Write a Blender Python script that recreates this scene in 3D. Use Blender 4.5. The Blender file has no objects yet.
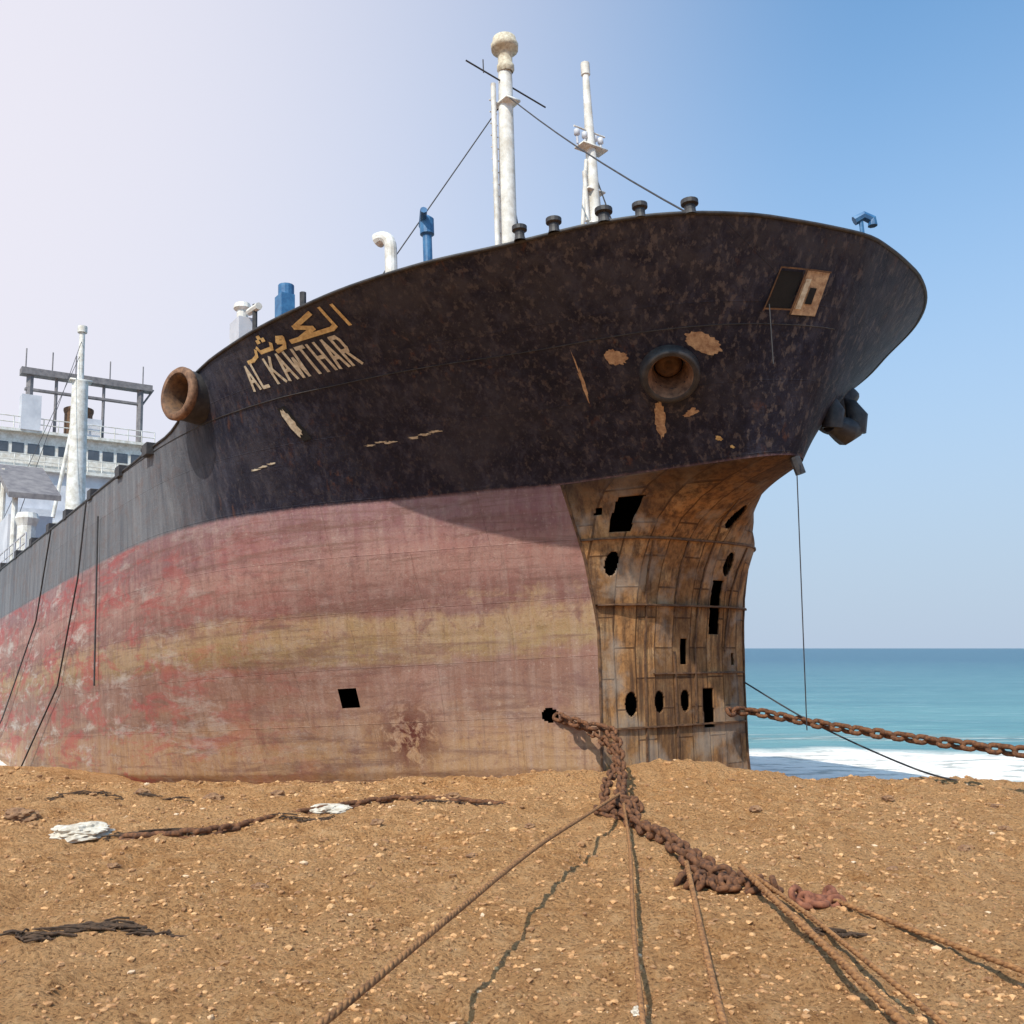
import bpy, math, random, bmesh
import numpy as np
from mathutils import Vector, Matrix, noise as mnoise
random.seed(7); rng=np.random.default_rng(7)
scn=bpy.context.scene
R=math.radians
# ------------------------------------------------------------------ helpers
def link(o,parent=None):
    scn.collection.objects.link(o)
    if parent is not None: o.parent=parent
    return o
def empty(name,loc=(0,0,0)):
    e=bpy.data.objects.new(name,None); e.location=loc; return link(e)
def mesh(name,V,F,mats,parent=None,smooth=False,mi=None):
    me=bpy.data.meshes.new(name)
    me.from_pydata([tuple(v) for v in V],[],[tuple(f) for f in F])
    if not isinstance(mats,(list,tuple)): mats=[mats]
    for m in mats: me.materials.append(m)
    if mi is not None: me.polygons.foreach_set('material_index',mi)
    if smooth: me.polygons.foreach_set('use_smooth',[True]*len(me.polygons))
    me.update()
    return link(bpy.data.objects.new(name,me),parent)
class MB:
    def __init__(s): s.V=[];s.F=[];s.M=[]
    def add(s,V,F,m=0):
        n=len(s.V); s.V+= [tuple(v) for v in V]; s.F+=[tuple(i+n for i in f) for f in F]; s.M+=[m]*len(F)
    def box(s,x0,x1,y0,y1,z0,z1,m=0):
        V=[(x,y,z) for x in(x0,x1) for y in(y0,y1) for z in(z0,z1)]
        s.add(V,[(0,1,3,2),(4,6,7,5),(0,4,5,1),(2,3,7,6),(0,2,6,4),(1,5,7,3)],m)
    def tube(s,P,r,n=8,m=0,cap=True):
        P=[Vector(p) for p in P]
        rs=r if isinstance(r,(list,tuple)) else [r]*len(P)
        V=[];F=[];up=None
        for i,p in enumerate(P):
            t=(P[min(i+1,len(P)-1)]-P[max(i-1,0)]).normalized()
            if up is None:
                up=Vector((0,0,1)) if abs(t.z)<.9 else Vector((1,0,0))
            a=(up-t*up.dot(t)).normalized(); up=a; b=t.cross(a)
            for k in range(n):
                an=2*math.pi*k/n
                V.append(p+(a*math.cos(an)+b*math.sin(an))*rs[i])
        for i in range(len(P)-1):
            for k in range(n):
                F.append((i*n+k,i*n+(k+1)%n,(i+1)*n+(k+1)%n,(i+1)*n+k))
        s.add(V,F,m)
        if cap:
            m0=len(P)-1; s.add(V[:n],[tuple(range(n))[::-1]],m); s.add(V[m0*n:],[tuple(range(n))],m)
    def obj(s,name,mats,parent=None,smooth=False): return mesh(name,s.V,s.F,mats,parent,smooth,s.M)
    def lathe(s,o,ax,prof,n=28,m=0):
        ax=Vector(ax).normalized(); o=Vector(o)
        u=ax.orthogonal().normalized(); w=ax.cross(u); V=[];F=[]
        for (h,r) in prof:
            for k in range(n):
                an=2*math.pi*k/n; V.append(o+ax*h+(u*math.cos(an)+w*math.sin(an))*r)
        for i in range(len(prof)-1):
            for k in range(n): F.append((i*n+k,i*n+(k+1)%n,(i+1)*n+(k+1)%n,(i+1)*n+k))
        s.add(V,F,m)
_lat=rng.random((256,256))
def vnoise(x,y,sc,seed=0):
    x=np.asarray(x,float)/sc+seed*17.3; y=np.asarray(y,float)/sc+seed*31.7
    xi=np.floor(x).astype(int); yi=np.floor(y).astype(int); fx=x-xi; fy=y-yi
    fx=fx*fx*(3-2*fx); fy=fy*fy*(3-2*fy)
    a=_lat[xi%256,yi%256];b=_lat[(xi+1)%256,yi%256];c=_lat[xi%256,(yi+1)%256];d=_lat[(xi+1)%256,(yi+1)%256]
    return (a*(1-fx)+b*fx)*(1-fy)+(c*(1-fx)+d*fx)*fy-.5
# ------------------------------------------------------------------ node helper
class NT:
    def __init__(s,name,rough=.8,metal=0.):
        s.m=bpy.data.materials.new(name); s.m.use_nodes=True; s.t=s.m.node_tree; s.n=s.t.nodes
        s.b=s.n['Principled BSDF']; s.b.inputs['Roughness'].default_value=rough; s.b.inputs['Metallic'].default_value=metal
        s.co=s.n.new('ShaderNodeTexCoord'); s.g=s.n.new('ShaderNodeNewGeometry')
    def L(s,a,b): s.t.links.new(a,b)
    def setin(s,inp,v):
        if isinstance(v,bpy.types.NodeSocket): s.L(v,inp)
        else: inp.default_value=v
    def map(s,scale=(1,1,1),src=None):
        q=s.n.new('ShaderNodeMapping'); q.inputs['Scale'].default_value=scale; s.L(src or s.co.outputs['Object'],q.inputs[0]); return q.outputs[0]
    def noise(s,sc,vec=None,det=6,rough=.6,dist=0):
        q=s.n.new('ShaderNodeTexNoise'); q.inputs['Scale'].default_value=sc; q.inputs['Detail'].default_value=det; q.inputs['Roughness'].default_value=rough; q.inputs['Distortion'].default_value=dist
        s.L(vec or s.co.outputs['Object'],q.inputs['Vector']); return q.outputs['Fac']
    def ramp(s,f,pts,interp='LINEAR'):
        q=s.n.new('ShaderNodeValToRGB'); q.color_ramp.interpolation=interp; e=q.color_ramp.elements
        while len(e)<len(pts): e.new(.5)
        for i,(p,c) in enumerate(pts):
            e[i].position=p; e[i].color=(c,c,c,1) if isinstance(c,(int,float)) else (*c,1)
        s.L(f,q.inputs[0]); return q.outputs[0]
    def mix(s,f,a,b,mode='MIX'):
        q=s.n.new('ShaderNodeMix'); q.data_type='RGBA'; q.blend_type=mode
        for i,v in((0,f),(6,a),(7,b)):
            if isinstance(v,tuple): v=(*v,1)
            s.setin(q.inputs[i],v)
        return q.outputs[2]
    def math(s,op,a,b=0.,c=None,clamp=False):
        q=s.n.new('ShaderNodeMath'); q.operation=op; q.use_clamp=clamp; s.setin(q.inputs[0],a); s.setin(q.inputs[1],b)
        if c is not None: s.setin(q.inputs[2],c)
        return q.outputs[0]
    def sep(s,vec=None):
        q=s.n.new('ShaderNodeSeparateXYZ'); s.L(vec or s.co.outputs['Object'],q.inputs[0]); return q.outputs
    def mr(s,v,a,b,c=0.,d=1.,smooth=False):
        q=s.n.new('ShaderNodeMapRange'); q.clamp=True
        if smooth: q.interpolation_type='SMOOTHSTEP'
        for i,x in enumerate((v,a,b,c,d)): s.setin(q.inputs[i],x)
        return q.outputs[0]
    def bump(s,h,st=.5,dist=.02):
        q=s.n.new('ShaderNodeBump'); q.inputs['Strength'].default_value=st; q.inputs['Distance'].default_value=dist; s.L(h,q.inputs['Height']); s.L(q.outputs[0],s.b.inputs['Normal'])
    def col(s,c): s.setin(s.b.inputs['Base Color'],c if not isinstance(c,tuple) else (*c,1)); return s.m
def simple(name,a,b,sc=3,rough=.75,metal=0,bumpd=.01,stretch=(1,1,1)):
    t=NT(name,rough,metal); n=t.noise(sc,t.map(stretch),8,.65)
    c=t.ramp(n,[(.35,a),(.65,b)]); t.bump(n,.5,bumpd); return t.col(c)
# ------------------------------------------------------------------ hull form (ship frame: s aft, b starboard, z up)
ZB=7.02; ZR=11.4; ST=-7.25
RIM=[(ST,0),(-7.17,.65),(-6.9,1.8),(-6.5,3.05),(-5.95,4.2),(-4.8,5.65),(-3.1,7.0),(-1.5,8.25),(1.1,9.5),(3.7,10.05),(6,10.22),(9,10.3),(20,10.3)]
BOOT=[(-4.7,0),(-4.5,.5),(-3.5,1.2),(-2,2.1),(0,3.18),(1.09,4.24),(3.13,6.0),(5.03,7.75),(7.8,9.3),(11,9.97),(15,10.2),(20,10.3)]
LOW={-2.:[(0,1.8),(3,3.5),(6,5.2),(10,7),(15,8.3),(20,8.8)],.2:[(0,2.4),(1,3.1),(3,4.6),(6,6.6),(10,8.6),(15,9.8),(20,10.1)],
 2.:[(0,2.3),(1,3.15),(3,4.8),(6,7.1),(10,9.1),(15,9.95),(20,10.2)],
 3.5:[(0,2.25),(1,3.2),(3,5.0),(5,6.8),(7.8,8.7),(11,9.6),(15.5,10.1),(20,10.3)],5.2:[(0,2.55),(1,3.6),(3,5.5),(5,7.3),(7.8,9.05),(11,9.8),(15.5,10.15),(20,10.3)]}
def dense(T,sq=True):
    x=np.array([p[0] for p in T]);y=np.array([p[1]**2 if sq else p[1] for p in T])
    h=np.diff(x);d=np.diff(y)/h;m=np.zeros(len(x));m[0]=d[0];m[-1]=d[-1]
    for i in range(1,len(x)-1):
        if d[i-1]*d[i]>0:
            w1=2*h[i]+h[i-1];w2=h[i]+2*h[i-1];m[i]=(w1+w2)/(w1/d[i-1]+w2/d[i])
    X=np.linspace(x[0],x[-1],1500);k=np.clip(np.searchsorted(x,X)-1,0,len(h)-1)
    t=(X-x[k])/h[k];Y=(2*t**3-3*t**2+1)*y[k]+(t**3-2*t**2+t)*h[k]*m[k]+(-2*t**3+3*t**2)*y[k+1]+(t**3-t**2)*h[k]*m[k+1]
    Y=np.maximum(Y,0)
    return X,(np.sqrt(Y) if sq else Y)
dR=dense(RIM);dB=dense(BOOT);dL={k:dense(v) for k,v in LOW.items()}
LK=sorted(LOW)
def bl(s,z):
    k=[float(np.interp(s,*dL[q])) for q in LK]+[float(np.interp(s,*dB))]
    return float(np.interp(z,LK+[ZB],k))
def sT(T,u): return (-4.7+24.7*T)*(1-u)+(ST+(20-ST)*T)*u
def bT(T,u):
    a=float(np.interp(-4.7+24.7*T,*dB));c=float(np.interp(ST+(20-ST)*T,*dR)); return a+(c-a)*u**1.12
def hullb(s,z):
    if z>=ZB:
        u=min(1.05,(z-ZB)/(ZR-ZB)); s0=-4.7+(ST+4.7)*u; T=(s-s0)/(20-s0); T=max(0,T)
        if T>1: return 10.3
        return bT(T,u)
    return 10.3 if s>20 else bl(max(s,0),z)
def P(s,b,z): return Vector((-s,-b,z))
def HP(s,z): return P(s,hullb(s,z),z)
def HN(s,z):
    e=.05; a=HP(s+e,z)-HP(s-e,z); c=HP(s,z+e)-HP(s,z-e); n=c.cross(a).normalized()
    if n.y>0: n=-n
    return n
def s_of_b(b,z):
    u=(z-ZB)/(ZR-ZB); lo,hi=0.,1.
    for _ in range(30):
        m=(lo+hi)/2
        if bT(m,u)<b: lo=m
        else: hi=m
    return sT(lo,u)
ship=empty('cargo_ship')
Bv=Vector((-.58,.8111,-.0763)).normalized(); Sv=Vector((-.8134,-.5817,0)).normalized(); Zv=Sv.cross(Bv)
if Zv.z<0: Zv=-Zv
Mx=Matrix.Identity(4)
for i,c in enumerate((-Bv,-Sv,Zv)):
    for j in range(3): Mx[j][i]=c[j]
O=Vector((4.087,25.87,0)); Mx.translation=O; ship.matrix_world=Mx
def W(s,b,z): return Mx@P(s,b,z)
# ------------------------------------------------------------------ materials
def hull_mat():
    t=NT('weathered_hull_paint',.6); x,y,z=t.sep()[:3]
    big=t.noise(.35,None,5,.6); med=t.noise(1.6,None,9,.7,.4); fine=t.noise(9,None,8,.72)
    streak=t.noise(1.,t.map((3.2,3.2,.16)),8,.7,.3); streak2=t.noise(1.,t.map((9,9,.3)),7,.65,.3)
    band=t.noise(1.,t.map((.12,.12,1.6)),7,.65,.5); scum=t.noise(1.,t.map((.25,.25,3.2)),9,.72,.9)
    blk=t.ramp(streak,[(.3,(.006,.007,.017)),(.5,(.012,.013,.028)),(.66,(.042,.042,.064))])
    blk=t.mix(t.ramp(med,[(.5,0),(.70,.55)]),blk,(.032,.033,.048))
    blk=t.mix(t.ramp(streak2,[(.56,0),(.70,.5)]),blk,(.08,.06,.058))
    blk=t.mix(t.ramp(fine,[(.58,0),(.7,.4)]),blk,(.095,.09,.10))
    wearz=t.mr(z,9.3,11.2,0,.7); blk=t.mix(t.math('MULTIPLY',wearz,t.ramp(med,[(.4,0),(.6,1)])),blk,(.055,.048,.055))
    runs=t.math('MULTIPLY',t.ramp(t.noise(1.,t.map((7,7,.12)),6,.62),[(.54,0),(.63,.6)]),t.mr(x,-3.,5.,.35,1)); blk=t.mix(runs,blk,(.13,.105,.10))
    rrun=t.math('MULTIPLY',t.ramp(t.noise(1.,t.map((4,4,.2)),7,.68),[(.58,0),(.66,.6)]),t.ramp(big,[(.45,0),(.6,1)])); blk=t.mix(rrun,blk,(.12,.05,.03))
    blk=t.mix(t.ramp(t.noise(.5,None,7,.65,.4),[(.5,0),(.66,.5)]),blk,(.05,.047,.06))
    gry=t.ramp(streak,[(.3,(.075,.08,.095)),(.7,(.19,.19,.2))]); gry=t.mix(t.ramp(med,[(.5,0),(.72,.65)]),gry,(.14,.09,.075))
    aft=t.mr(t.math('ADD',x,t.math('MULTIPLY',big,5.)),-3.,-9.,0,1,True)
    top=t.mix(aft,blk,gry)
    zz=t.math('ADD',z,t.math('MULTIPLY',t.math('SUBTRACT',band,.5),1.8))
    zz=t.math('ADD',zz,t.math('MULTIPLY',t.math('SUBTRACT',med,.5),1.8))
    q=t.mr(zz,-1.,7.5)
    f=lambda v:(v+1)/8.5
    low=t.ramp(q,[(0,(.35,.21,.10)),(f(.8),(.33,.19,.10)),(f(1.9),(.24,.13,.09)),(f(2.9),(.22,.11,.08)),(f(3.4),(.26,.165,.075)),(f(3.9),(.34,.215,.115)),(f(4.4),(.20,.09,.075)),(f(5.4),(.32,.165,.135)),(f(6.3),(.22,.105,.105)),(f(7.),(.24,.13,.14))])
    low=t.mix(t.ramp(streak,[(.42,0),(.70,.4)]),low,(.42,.31,.26))
    low=t.mix(t.ramp(scum,[(.50,0),(.62,.6)]),low,(.15,.075,.058))
    low=t.mix(t.ramp(streak2,[(.54,0),(.7,.4)]),low,(.13,.07,.055))
    low=t.mix(t.ramp(med,[(.54,0),(.66,.5)]),low,(.16,.075,.065))
    low=t.mix(t.ramp(fine,[(.56,0),(.68,.55)]),low,(.13,.07,.058))
    low=t.mix(t.ramp(fine,[(.3,.45),(.42,0)]),low,(.47,.36,.29))
    redm=t.math('MULTIPLY',t.ramp(t.noise(.55,t.map((.7,.7,2.2)),8,.75,.6),[(.5,0),(.58,1)]),t.mr(x,-5.,-13.,.05,.65))
    low=t.mix(redm,low,(.34,.065,.06))
    wh=t.math('MULTIPLY',t.ramp(t.noise(.8,t.map((.6,.6,2.2)),9,.78,.3),[(.53,0),(.64,.7)]),t.mr(x,-4.,-18.,.15,1))
    low=t.mix(wh,low,(.46,.41,.37))
    vs=t.n.new('ShaderNodeVectorMath'); vs.operation='DISTANCE'; t.L(t.co.outputs['Object'],vs.inputs[0]); vs.inputs[1].default_value=(-3.9,-5.4,1.1)
    bst=t.math('MULTIPLY',t.mr(vs.outputs['Value'],.2,1.2,1.,0.),t.ramp(t.noise(3.,None,9,.75,.8),[(.42,0),(.50,1)])); low=t.mix(bst,low,(.09,.022,.015))
    edge=t.math('ADD',z,t.math('MULTIPLY',t.math('SUBTRACT',fine,.5),.14))
    isup=t.mr(edge,ZB-.05,ZB+.05)
    c=t.mix(isup,low,top)
    br=t.n.new('ShaderNodeTexBrick'); cv=t.n.new('ShaderNodeCombineXYZ'); t.L(x,cv.inputs[0]); t.L(z,cv.inputs[1]); t.L(cv.outputs[0],br.inputs['Vector'])
    br.inputs['Scale'].default_value=1.; br.inputs['Brick Width'].default_value=3.1; br.inputs['Row Height'].default_value=1.42; br.inputs['Mortar Size'].default_value=.012; br.inputs['Mortar Smooth'].default_value=.9
    br.inputs['Color1'].default_value=(.88,.88,.88,1); br.inputs['Color2'].default_value=(1.1,1.1,1.1,1); br.inputs['Mortar'].default_value=(.72,.70,.69,1)
    c=t.mix(t.ramp(med,[(.35,.2),(.6,.85)]),c,br.outputs['Color'],'MULTIPLY')
    wv=t.math('SINE',t.math('MULTIPLY',x,8.))
    h=t.math('ADD',t.math('MULTIPLY',wv,.22),t.math('MULTIPLY',br.outputs['Fac'],.2))
    h=t.math('ADD',h,t.math('MULTIPLY',fine,.45)); h=t.math('ADD',h,t.math('MULTIPLY',med,1.1))
    t.bump(h,.65,.05); t.b.inputs['Specular IOR Level'].default_value=.22
    return t.col(c)
def rust_mat(name):
    t=NT(name,.9); x,y,z=t.sep()[:3]
    n=t.noise(1.2,None,8,.68,.3); fine=t.noise(11,None,8,.72); st=t.noise(1.,t.map((5,5,.35)),7,.68)
    br=t.n.new('ShaderNodeTexBrick'); cv=t.n.new('ShaderNodeCombineXYZ'); t.L(z,cv.inputs[0]); t.L(y,cv.inputs[1]); t.L(cv.outputs[0],br.inputs['Vector'])
    br.inputs['Scale'].default_value=1.; br.inputs['Brick Width'].default_value=1.5; br.inputs['Row Height'].default_value=.62; br.inputs['Mortar Size'].default_value=.025; br.inputs['Mortar Smooth'].default_value=.4
    br.inputs['Color1'].default_value=(.55,.55,.58,1); br.inputs['Color2'].default_value=(1.15,1.1,1.0,1); br.inputs['Mortar'].default_value=(.2,.16,.14,1)
    c=t.ramp(n,[(.3,(.16,.075,.033)),(.5,(.40,.21,.09)),(.68,(.52,.34,.18))])
    c=t.mix(.85,c,br.outputs['Color'],'MULTIPLY')
    c=t.mix(t.ramp(st,[(.44,0),(.62,.8)]),c,(.06,.034,.025))
    c=t.mix(t.ramp(fine,[(.5,0),(.68,.65)]),c,(.10,.055,.033))
    gy=t.ramp(t.noise(.7,None,6,.6),[(.5,0),(.62,.6)]); c=t.mix(gy,c,(.35,.29,.235))
    topdark=t.mr(t.math('ADD',z,t.math('MULTIPLY',n,1.2)),6.7,7.8,0,.8,True); c=t.mix(topdark,c,(.04,.025,.02))  # plating gets darker towards the top, broken up by noise
    t.bump(t.math('ADD',t.math('ADD',n,fine),t.math('MULTIPLY',br.outputs['Fac'],.8)),.6,.03); t.b.inputs['Specular IOR Level'].default_value=.15
    return t.col(c)
M_hull=hull_mat(); M_rust=rust_mat('rusted_bare_steel'); M_rustd=simple('dark_rust',(.05,.025,.015),(.18,.09,.04),6)
M_ring=simple('rusty_casting',(.08,.04,.025),(.26,.14,.08),6,.85)
M_chain=simple('rusty_chain_iron',(.05,.02,.011),(.22,.09,.036),14,.9)
M_rope=simple('rust_stained_wire_rope',(.13,.055,.02),(.40,.19,.07),16,.9)
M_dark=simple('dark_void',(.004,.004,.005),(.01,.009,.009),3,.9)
M_white=simple('weathered_white_paint',(.5,.46,.4),(.78,.77,.74),2.5,.6)
M_cream=simple('faded_cream_paint',(.38,.31,.22),(.66,.6,.47),9,.7)
M_yel=simple('yellow_ochre_paint',(.4,.24,.09),(.7,.5,.22),9,.7)
M_blk=simple('black_deck_paint',(.012,.012,.016),(.05,.045,.045),4,.6)
M_gan=simple('hazed_grey_steel',(.12,.11,.12),(.24,.22,.22),2,.7)  # black gantry paled to grey, distance haze put into its colour
M_blue=simple('blue_paint',(.02,.09,.22),(.05,.18,.36),4,.5)
M_grey=simple('hazed_grey_deckhouse_paint',(.42,.43,.48),(.62,.62,.66),.6,.6)  # deckhouse grey made paler, with distance haze mixed into the paint
M_tan=simple('exposed_primer',(.25,.14,.08),(.52,.36,.22),9,.85)
M_glass=simple('dark_window_glass',(.05,.06,.075),(.09,.10,.12),1,.2)
M_deck=simple('deck_rust',(.12,.06,.04),(.25,.13,.08),2,.9)
# ------------------------------------------------------------------ hull shell
def ztop(s):
    return float(np.interp(s,[-7.25,-6.6,-5.5,-4.,-2,1,5.5,6.9,7.3,7.9,8.6,12,20,60,92],[11.34,11.38,11.34,11.26,11.18,11.06,10.92,10.8,10.6,9.9,9.72,9.6,9.5,9.5,10.2]))
farS=[22,25,28,32,36,40,45,50,55,60,65,70,75,80,84,88,91,92.5]
def farb(s): return 10.3 if s<75 else 10.3*math.sqrt(max(0,1-((s-75)/17.6)**2.4))
HAWs,HAWz=-3.8,8.81; HAW=HP(HAWs,HAWz)
def inhole(s,z,b):
    for (hs,hz,ws,wz,k) in ((5.08,2.11,.22,.24,0),(.97,1.45,.17,.17,1)):
        if k==0 and abs(s-hs)<ws and abs(z-hz)<wz: return True
        if k==1 and ((s-hs)/ws)**2+((z-hz)/wz)**2<1: return True
    if (P(s,b,z)-HAW).length<.42: return True
    return False
V=[];F=[]
NT_,NU=230,54
Ts=(np.linspace(0,1,NT_)**1.7)
cols=[]
for T in Ts:
    zt=ztop(ST+(20-ST)*T); c=[]
    for k in range(NU+1):
        z=ZB+(zt-ZB)*k/NU; u=(z-ZB)/(ZR-ZB); c.append((sT(T,u),bT(T,u),z))
    cols.append(c)
for s in farS:
    zt=ztop(s); cols.append([(s,farb(s),ZB+(zt-ZB)*k/NU) for k in range(NU+1)])
def addgrid(cols,sgn,holes):
    n0=len(V);m=len(cols[0])
    for c in cols:
        for (s,b,z) in c: V.append(P(s,sgn*b,z))
    for i in range(len(cols)-1):
        for k in range(m-1):
            if holes:
                a=cols[i][k];d=cols[i+1][k+1]
                if a[0]<9 and inhole((a[0]+d[0])/2,(a[2]+d[2])/2,(a[1]+d[1])/2): continue
            q=(n0+i*m+k,n0+(i+1)*m+k,n0+(i+1)*m+k+1,n0+i*m+k+1)
            F.append(q if sgn>0 else q[::-1])
addgrid(cols,1,True);addgrid(cols,-1,False)
lc=[]
zl=np.linspace(-2,ZB,200)
for s in list(np.linspace(0,2,56))+list(np.linspace(2,12,120)[1:])+list(np.linspace(12,20,25)[1:]):
    lc.append([(s,bl(s,z),z) for z in zl])
for s in farS: 
    lc.append([(s,farb(s)*(1 if z>-1 else .95),z) for z in zl])
addgrid(lc,1,True);addgrid(lc,-1,False)
hull=mesh('hull_plating',V,F,M_hull,ship,True)
mb=MB()
for sg in(1,-1):
    pts=[P(c[-1][0],sg*c[-1][1],c[-1][2]) for c in cols]
    pts=pts[::3]+[pts[-1]]
    mb.tube(pts,.045,6)
for zz,r in((9.55,.012),):
    pts=[]
    for T in Ts[2::4]:
        u=(zz-ZB)/(ZR-ZB)
        if sT(T,u)>14: break
        pts.append(P(sT(T,u),bT(T,u)+.005,zz-.03*T))
    mb.tube(pts,r,6)
mb.obj('bulwark_cap_rail',M_blk,ship,True)
mb=MB()
def deck(z,s0,s1,n=40):
    ss=np.linspace(s0,s1,n);Vd=[];Fd=[]
    for s in ss:
        b=(hullb(s,z) if s<20 else farb(s))-.04; Vd+=[P(s,b,z),P(s,-b,z)]
    for i in range(n-1): Fd.append((2*i,2*i+2,2*i+3,2*i+1))
    mb.add(Vd,Fd)
deck(10.1,-6.35,7.2);deck(8.5,7.2,92,60)
def tbulk(s,zs_):
    Vd=[]
    for z in zs_:
        b=hullb(s,z)-.08; Vd+=[P(s,b,z),P(s,-b,z)]
    mb.add(Vd,[(2*i,2*i+2,2*i+3,2*i+1) for i in range(len(zs_)-1)])
tbulk(7.2,[8.5,9,9.5,10.1]);tbulk(12,[-2,0,2,4,6,8.4])
for s0,s1 in((12,28),(32,50)):
    mb.box(-s1,-s0,-5,5,8.5,9.4)
mb.obj('decks_and_hatches',M_deck,ship)
# ------------------------------------------------------------------ cut-away forefoot
def bulge(z): return float(np.interp(z,[-1.5,0,3,4.3,5.0,5.6,6.1,6.5,6.8,ZB],[.05,.1,.25,.5,.75,1.1,1.6,2.4,3.4,4.7]))
def bw(z): return float(np.interp(z,[-1.5,.2,2,3.5,5.2,ZB],[2.4,2.4,2.3,2.25,2.55,3.18]))
def bwp(z): return float(np.interp(z,[-1.5,.2,2,3.5,4.4,5.2,5.8,6.3,6.7,ZB],[2.8,2.76,2.86,3.0,3.15,3.38,3.55,3.6,3.5,3.18]))
def sheet(c,z,off=0):
    w=min(1,max(0,(z-5.6)/1.42))**1.3; p0=3.0 if c>0 else 6.; pw=p0+(1.5-p0)*w
    st=-4.7*(1-abs(c)**pw); B_=bw(z) if c>0 else bwp(z)
    b=(1-w)*abs(c)*B_+w*float(np.interp(st,*dB))/3.18*B_
    return P(st*bulge(z)/4.7-off,math.copysign(b,c),z)
Nc,Nz=200,300
cs=np.linspace(1,-1,Nc);zs=np.linspace(-1.5,ZB-.005,Nz)
pr=[[sheet(c,z) for c in cs] for z in zs]
HOL=[('r',1.98,6.2,.22,.4),('r',-1.5,4.05,.2,.7),('r',-.4,2.9,.12,.34),('r',-1.25,1.45,.2,.5),
 ('e',1.42,1.62,.19,.3),('e',.5,1.65,.17,.27),('e',-.4,1.65,.17,.27),('e',-1.1,6.2,.18,.25),('e',-1.75,5.15,.18,.3),('e',2.0,5.05,.15,.3),('r',2.45,6.3,.06,.09),('r',-2.3,2.7,.08,.16)]
def inh(b,z):
    for k,hb_,hz,w,h in HOL:
        if k=='r' and abs(b-hb_)<w and abs(z-hz)<h: return True
        if k=='e' and ((b-hb_)/w)**2+((z-hz)/h)**2<1: return True
    return False
V=[];F=[]
for r in pr: V+=r
for i in range(Nz-1):
    for j in range(Nc-1):
        m=(pr[i][j]+pr[i+1][j+1])/2
        if inh(-m.y,m.z): continue
        F.append((i*Nc+j,i*Nc+j+1,(i+1)*Nc+j+1,(i+1)*Nc+j))
n0=len(V)
for z in zs: V.append(P(.02,-bw(z)+.0,z))
for i in range(Nz-1): F.append((i*Nc+Nc-1,n0+i,n0+i+1,(i+1)*Nc+Nc-1))
o=mesh('cut_bow_frame_plating',V,F,M_rust,ship,True)
sd=o.modifiers.new('s','SOLIDIFY'); sd.thickness=.05; sd.offset=-1
mb=MB()
def ribbon(pts,w,d,dirw):
    Vr=[];Fr=[]
    for p in pts:
        p=Vector(p); f=Vector((1,0,0)); ww=w*random.uniform(.7,1.3)
        for a,b in((-1,-.02),(1,-.02),(1,d),(-1,d)): Vr.append(p+Vector(dirw)*ww*a+f*b)
    for i in range(len(pts)-1):
        for k in range(4): Fr.append((i*4+k,i*4+(k+1)%4,(i+1)*4+(k+1)%4,(i+1)*4+k))
    mb.add(Vr,Fr)
for c,z0,z1 in((.995,-.8,6.9),(.42,-.8,4.0),(.42,4.,5.6),(-.02,-.8,2.9),(.0,4.05,5.65),(-.27,1.1,6.5),(-.66,2.9,5.6),(-.995,-.8,6.9)):
    ribbon([sheet(c,z) for z in np.linspace(z0,z1,40)],.02,.05,(0,1,0))
for z,d,c0,c1 in((1.05,.08,.99,-.99),(2.35,.05,.3,-.99),(4.05,.14,.99,-.99),(5.65,.06,.99,-.99)):
    ribbon([sheet(c,z) for c in np.linspace(c0,c1,40)],.022,d,(0,0,1))
mb.obj('bow_stiffeners',M_rustd,ship)
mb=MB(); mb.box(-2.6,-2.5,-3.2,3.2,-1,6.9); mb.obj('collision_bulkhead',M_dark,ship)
# ------------------------------------------------------------------ patches / lettering on hull
def hoff(s,z,o=.012): return HP(s,z)+HN(s,z)*o
def patch(mbb,s,z,ws,wz,rot=0,n=22,jag=.12,o=.012,m=0,rect=False):
    Vp=[hoff(s,z,o)];Fp=[]
    rr=random.Random(int(s*100+z*10))
    ring=[]
    for k in range(n):
        a=2*math.pi*k/n; ca,sa=math.cos(a),math.sin(a)
        if rect: q=1/max(abs(ca),abs(sa)); ca*=q;sa*=q; jj=1
        else: jj=1+rr.uniform(-jag,jag)
        x,y=ca*ws*jj,sa*wz*jj; ring.append((x*math.cos(rot)-y*math.sin(rot),x*math.sin(rot)+y*math.cos(rot)))
    for lev in(.5,1.):
        for x,y in ring: Vp.append(hoff(s+x*lev,z+y*lev,o))
    for k in range(n):
        Fp.append((0,1+k,1+(k+1)%n)); Fp.append((1+k,1+n+k,1+n+(k+1)%n,1+(k+1)%n))
    mbb.add(Vp,Fp,m)
def nosequad(mbb,b0,b1,z0,z1,o,m,n=6):
    Vq=[];Fq=[]
    for i in range(n+1):
        for j in range(n+1):
            b=b0+(b1-b0)*i/n; z=z0+(z1-z0)*j/n; s=s_of_b(b,z); Vq.append(P(s,b,z)+HN(s+.001,z)*o)
    for i in range(n):
        for j in range(n): k=i*(n+1)+j; Fq.append((k,k+n+1,k+n+2,k+1))
    mbb.add(Vq,Fq,m)
mb=MB()
patch(mb,-4.66,9.26,.22,.2,.7,jag=.12,n=40,m=0); patch(mb,-3.15,9.2,.2,.13,-.2,jag=.2,n=40,m=0); patch(mb,-3.0,8.0,.42,.085,-.95,jag=.2,n=40,m=0)
patch(mb,-3.6,8.05,.16,.05,-.3,jag=.4,n=24,m=0); patch(mb,-2.2,8.9,.03,.5,.5,jag=.5,n=24,m=0)
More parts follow.
